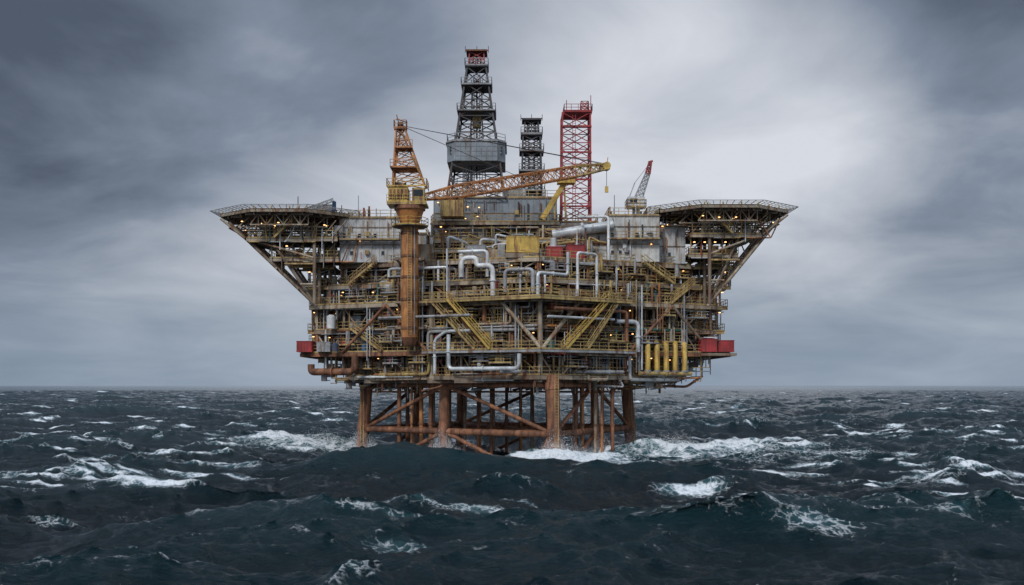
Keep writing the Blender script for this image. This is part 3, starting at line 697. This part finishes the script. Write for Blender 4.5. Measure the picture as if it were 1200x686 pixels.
ridge(-24,-88,16,6,.1,2.0,0)
ridge(28,-3,16,4,.0,1.7,.95,.002,3.6)
ridge(42,8,12,4,.0,1.3,.85,.002,3.0)
ridge(-36,11,14,4,.05,1.5,.95,0,3.4)
ridge(5,-19.5,9,3,-.1,1.2,1.05,0.002,3.0)
ridge(-16,-8,10,3.5,.2,1.2,.95,0,3)
def patch(cx,cy,sx,sy,a,rot=0):
    global foam
    c,s=math.cos(rot),math.sin(rot); u=(x-cx)*c+(y-cy)*s; v=-(x-cx)*s+(y-cy)*c
    foam=np.maximum(foam,a*np.exp(-(u/sx)**2-(v/sy)**2))
for c in legs+mids:
    p=legpt(c,0); patch(p[0],p[1],5.5,4.5,1.1)
patch(8,-21,13,6,.92); patch(24,-10,18,10,.80); patch(38,0,22,8,.72); patch(-32,9,18,8,.74); patch(0,-12,26,9,.74); patch(20,-27,18,6,.68); patch(20,10,18,10,.72); patch(30,-20,20,5,.58)
for (a,b_,c,d,e) in ((20,-95,3.2,2.2,.62),(-6,-98,5,1.6,.55),(-20,-84,7,2.5,.55),(33,-80,4,1.3,.62),(38,-70,3,1.1,.66),(-42,-30,5,1.2,.7),(-14,-80,3,2,.6),(5,-68,9,1.2,.6),(-11,-74,5,1.0,.65),(24,-64,4,1,.65),(9,-86,5,1.5,.58),(48,-84,4,1,.6),(30,-92,4,1.6,.5),(-30,-98,4,1.2,.5),(27,-78,10,.7,.52),(-8,-90,9,.7,.52),(-38,-78,8,.8,.54),(14,-72,12,.7,.54)):
    patch(a,b_,c,d,e,R.uniform(-.3,.3))
rs=np.random.default_rng(3)
for i in range(1000):
    D=110*(1900/110)**rs.uniform(0,1); a=rs.uniform(math.radians(58),math.radians(122)); px_=D*math.cos(a); py_=-160+D*math.sin(a)
    if abs(px_)<30 and -50<py_<30: continue
    w=rs.uniform(.9,4.2)*(1+D/420); wv=rs.uniform(.35,1.0)*(1+D/300)
    msk=(np.abs(x-px_)<w*2.5)&(np.abs(y-py_)<wv*4)
    if msk.any():
        g=rs.uniform(.65,1.1)*np.exp(-((x[msk]-px_)/w)**2-(((y[msk]-py_)-.12*(x[msk]-px_)*rs.uniform(-1,1.5))/wv)**2)
        foam[msk]=np.maximum(foam[msk],g); z[msk]+=g*.4
x=x+ddx; y=y+ddy
nr,na=x.shape
co=np.stack([x,y,z],-1).reshape(-1,3).astype(np.float32)
I=np.arange(nr*na).reshape(nr,na); J_=np.roll(I,-1,axis=1)
q=np.stack([I[:-1],I[1:],J_[1:],J_[:-1]],-1).reshape(-1,4).astype(np.int32)
me=bpy.data.meshes.new('sea'); me.vertices.add(len(co)); me.vertices.foreach_set('co',co.ravel())
me.loops.add(q.size); me.loops.foreach_set('vertex_index',q.ravel()); me.polygons.add(len(q))
me.polygons.foreach_set('loop_start',np.arange(0,q.size,4,dtype=np.int32))
try: me.polygons.foreach_set('loop_total',np.full(len(q),4,dtype=np.int32))
except Exception: pass
me.polygons.foreach_set('use_smooth',np.ones(len(q),dtype=bool)); me.update(calc_edges=True)
at=me.attributes.new('foam','FLOAT','POINT'); at.data.foreach_set('value',np.clip(foam,0,1.1).ravel().astype(np.float32))
sea=bpy.data.objects.new('sea',me); scene.collection.objects.link(sea)
m,t=nt('stormy_sea_water'); N=t.nodes; L=t.links
out=N.new('ShaderNodeOutputMaterial'); w=N.new('ShaderNodeBsdfPrincipled'); fo=N.new('ShaderNodeBsdfPrincipled'); mx=N.new('ShaderNodeMixShader')
geo=N.new('ShaderNodeNewGeometry'); att=N.new('ShaderNodeAttribute'); att.attribute_name='foam'
def noise(scale,detail,rough=.55,dist=0,vec=None,sc=(1,1,1)):
    mp=N.new('ShaderNodeMapping'); mp.inputs['Scale'].default_value=sc; L.new(geo.outputs['Position'],mp.inputs[0])
    n=N.new('ShaderNodeTexNoise'); n.inputs['Scale'].default_value=scale; n.inputs['Detail'].default_value=detail; n.inputs['Roughness'].default_value=rough; n.inputs['Distortion'].default_value=dist
    L.new(mp.outputs[0],n.inputs[0]); return n
def mth(op,a,b=None,c=None):
    n=N.new('ShaderNodeMath'); n.operation=op
    for i,v in enumerate((a,b,c)):
        if v is None: continue
        if isinstance(v,(int,float)): n.inputs[i].default_value=v
        else: L.new(v,n.inputs[i])
    return n.outputs[0]
def mapr(v,a,b,c=0,d=1):
    n=N.new('ShaderNodeMapRange'); n.interpolation_type='SMOOTHSTEP'; L.new(v,n.inputs[0])
    for i,k in enumerate((a,b,c,d)): n.inputs[i+1].default_value=k
    return n.outputs[0]
fn=noise(.55,9,.70,.6,sc=(.8,1.4,1)); fn2=noise(2.6,6,.65,.3)
vw=N.new('ShaderNodeVectorMath'); vw.operation='MULTIPLY_ADD'; L.new(fn.outputs['Color'],vw.inputs[0]); vw.inputs[1].default_value=(2.8,2.8,0); L.new(geo.outputs['Position'],vw.inputs[2])
vo=N.new('ShaderNodeTexVoronoi'); vo.feature='DISTANCE_TO_EDGE'; vo.inputs['Scale'].default_value=1.3; L.new(vw.outputs[0],vo.inputs['Vector'])
lace=mapr(vo.outputs['Distance'],0.0,0.13,1,0)
a0=mth('ADD',att.outputs['Fac'],mth('MULTIPLY',mth('SUBTRACT',fn.outputs[0],.5),1.9))
solid=mapr(a0,.60,.82)
lacem=mth('MULTIPLY',lace,mapr(a0,.26,.60))
fm_=mth('MAXIMUM',solid,mth('MULTIPLY',lacem,.65))
fm_=mth('MULTIPLY',fm_,mapr(fn2.outputs[0],.30,.55,.4,1))
b1=noise(.7,6,.64,.5,sc=(.6,1.7,1)); b2=noise(3.2,8,.72,.5,sc=(.6,1.5,1)); 
hb=mth('ADD',mth('MULTIPLY',b1.outputs[0],.85),mth('MULTIPLY',b2.outputs[0],.5))
bump=N.new('ShaderNodeBump'); bump.inputs['Strength'].default_value=1.0; bump.inputs['Distance'].default_value=.6; L.new(hb,bump.inputs['Height'])
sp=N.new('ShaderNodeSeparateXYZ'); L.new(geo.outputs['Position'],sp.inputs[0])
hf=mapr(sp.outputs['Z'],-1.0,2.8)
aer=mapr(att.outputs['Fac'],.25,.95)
cm=N.new('ShaderNodeMix'); cm.data_type='RGBA'; L.new(hf,cm.inputs[0]); cm.inputs[6].default_value=(.0022,.010,.0145,1); cm.inputs[7].default_value=(.006,.028,.035,1)  # teal painted in towards the crests, imitating light scattered through the water
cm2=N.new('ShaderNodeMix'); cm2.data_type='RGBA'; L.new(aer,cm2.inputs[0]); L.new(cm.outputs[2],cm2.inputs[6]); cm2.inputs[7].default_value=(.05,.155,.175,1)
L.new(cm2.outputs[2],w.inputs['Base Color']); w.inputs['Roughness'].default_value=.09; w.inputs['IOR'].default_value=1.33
L.new(bump.outputs[0],w.inputs['Normal'])
fo.inputs['Base Color'].default_value=(.86,.89,.91,1); fo.inputs['Roughness'].default_value=.8
b3=N.new('ShaderNodeBump'); b3.inputs['Strength'].default_value=.8; b3.inputs['Distance'].default_value=.4; L.new(fn2.outputs[0],b3.inputs['Height']); L.new(b3.outputs[0],fo.inputs['Normal'])
L.new(fm_,mx.inputs[0]); L.new(w.outputs[0],mx.inputs[1]); L.new(fo.outputs[0],mx.inputs[2]); L.new(mx.outputs[0],out.inputs[0])
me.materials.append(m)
m2,t2=nt('sea_spray_droplets'); o2=t2.nodes.new('ShaderNodeOutputMaterial'); b2_=t2.nodes.new('ShaderNodeBsdfPrincipled'); t2.links.new(b2_.outputs[0],o2.inputs[0])
b2_.inputs['Base Color'].default_value=(.88,.9,.91,1); b2_.inputs['Roughness'].default_value=.6
M['spray']=m2
spy=Part('sea_spray',None)
src=[(legpt(c,0)[0],legpt(c,0)[1],2200,1.6,1.3) for c in legs+mids]+[(24,-4,2600,4.5,.7),(-32,10,2200,4,.7),(7,-20,2200,3.5,.9)]
for (sx,sy,nn,wid,hh) in src:
    for i in range(nn):
        a=R.gauss(0,wid*.7); px_=sx+a; py_=sy-.8+R.gauss(0,wid*.3); fall=math.exp(-(a/wid)**2)
        pz=(1.0 if wid>3 else .6)+abs(R.gauss(0,hh))*(.25+fall); r=R.uniform(.015,.045)
        spy.raw([(px_,py_,pz+r),(px_+r,py_-r*.5,pz),(px_-r,py_-r*.5,pz),(px_,py_+r,pz)],[(0,2,1),(0,1,3),(0,3,2),(1,2,3)],'spray')
spy.build()

# ============================================================ SKY
wld=bpy.data.worlds.new('sky'); scene.world=wld; wld.use_nodes=True; t=wld.node_tree; N=t.nodes; L=t.links; N.clear()
out=N.new('ShaderNodeOutputWorld'); bg=N.new('ShaderNodeBackground'); L.new(bg.outputs[0],out.inputs[0])
sun_el,sun_az=math.radians(40),math.radians(207)
sk=N.new('ShaderNodeTexSky'); sk.sky_type='NISHITA'; sk.sun_disc=False; sk.sun_elevation=sun_el; sk.sun_rotation=sun_az; sk.dust_density=3
tc=N.new('ShaderNodeTexCoord'); nrm=N.new('ShaderNodeVectorMath'); nrm.operation='NORMALIZE'; L.new(tc.outputs['Generated'],nrm.inputs[0])
sp=N.new('ShaderNodeSeparateXYZ'); L.new(nrm.outputs[0],sp.inputs[0])
zc=mth('MAXIMUM',sp.outputs['Z'],0.0); den=mth('ADD',zc,.22)
cb=N.new('ShaderNodeCombineXYZ'); L.new(mth('DIVIDE',sp.outputs['X'],den),cb.inputs[0]); L.new(mth('DIVIDE',sp.outputs['Y'],den),cb.inputs[1])
def wn(scale,detail,rough,off,dist=0):
    mp=N.new('ShaderNodeMapping'); mp.inputs['Location'].default_value=off; L.new(cb.outputs[0],mp.inputs[0])
    n=N.new('ShaderNodeTexNoise'); n.inputs['Scale'].default_value=scale; n.inputs['Detail'].default_value=detail; n.inputs['Roughness'].default_value=rough; n.inputs['Distortion'].default_value=dist; L.new(mp.outputs[0],n.inputs[0]); return n.outputs[0]
nA=wn(.75,5,.5,(3.1,1.2,0),.3); nB=wn(1.8,8,.56,(7,2,0),.5)
cl=mth('ADD',mth('MULTIPLY',mth('SUBTRACT',nA,.5),1.1),mth('MULTIPLY',mth('SUBTRACT',nB,.5),.85))
def blob(d,wid,amp):
    v=Vector(d).normalized(); dt=N.new('ShaderNodeVectorMath'); dt.operation='DOT_PRODUCT'; L.new(nrm.outputs[0],dt.inputs[0]); dt.inputs[1].default_value=v
    return mth('MULTIPLY',mapr(dt.outputs['Value'],math.cos(math.radians(wid)),1.0),amp)
tot=mth('ADD',cl,.38)
for d,wd_,am in (((.15,1,.25),16,.42),((.24,1,.30),10,.08),((-.09,1,.17),17,.28),((-.24,1,.14),15,.14),((.40,1,.16),14,.14),((-.42,1,.36),18,-.34),((.50,1,.40),16,-.26),((-.05,1,.44),13,-.30),((-.52,1,.10),12,-.04)):
    tot=mth('ADD',tot,blob(d,wd_,am))
rp=N.new('ShaderNodeValToRGB'); L.new(tot,rp.inputs[0]); e=rp.color_ramp; e.elements[0].position=0; e.elements[0].color=(.075,.095,.135,1); e.elements[1].position=1; e.elements[1].color=(.66,.685,.74,1)
k=e.elements.new(.35); k.color=(.205,.245,.315,1); k=e.elements.new(.65); k.color=(.41,.445,.51,1)
hz=mapr(sp.outputs['Z'],0.0,.15,1,0)
mh=N.new('ShaderNodeMix'); mh.data_type='RGBA'; L.new(mth('MULTIPLY',hz,.75),mh.inputs[0]); L.new(rp.outputs[0],mh.inputs[6]); mh.inputs[7].default_value=(.26,.33,.42,1)
zen=mapr(sp.outputs['Z'],.42,.9,1.0,2.6)
bk=mapr(sp.outputs['Y'],-.1,-.8,1.0,1.7)
sc_=N.new('ShaderNodeVectorMath'); sc_.operation='SCALE'; L.new(mh.outputs[2],sc_.inputs[0]); L.new(mth('MULTIPLY',zen,bk),sc_.inputs['Scale'])
s2=N.new('ShaderNodeVectorMath'); s2.operation='MULTIPLY_ADD'; L.new(sk.outputs[0],s2.inputs[0]); s2.inputs[1].default_value=(.004,.004,.004); L.new(sc_.outputs[0],s2.inputs[2])
L.new(s2.outputs[0],bg.inputs[0]); bg.inputs[1].default_value=1.0
sl=bpy.data.lights.new('sun','SUN'); sl.energy=1.5; sl.angle=math.radians(10); sl.color=(1,.98,.95)
so=bpy.data.objects.new('sun',sl); scene.collection.objects.link(so)
dv=Vector((-0.45*math.cos(sun_el),-0.9*math.cos(sun_el),math.sin(sun_el)))
so.rotation_euler=dv.to_track_quat('Z','Y').to_euler()

cam=bpy.data.cameras.new('camera'); cam.lens=36; cam.sensor_width=36; cam.shift_y=109/1200; cam.clip_end=100000; cam.clip_start=.5
co_=bpy.data.objects.new('camera',cam); scene.collection.objects.link(co_); co_.location=(CX,CY,CH); co_.rotation_euler=(math.radians(90),0,0); scene.camera=co_
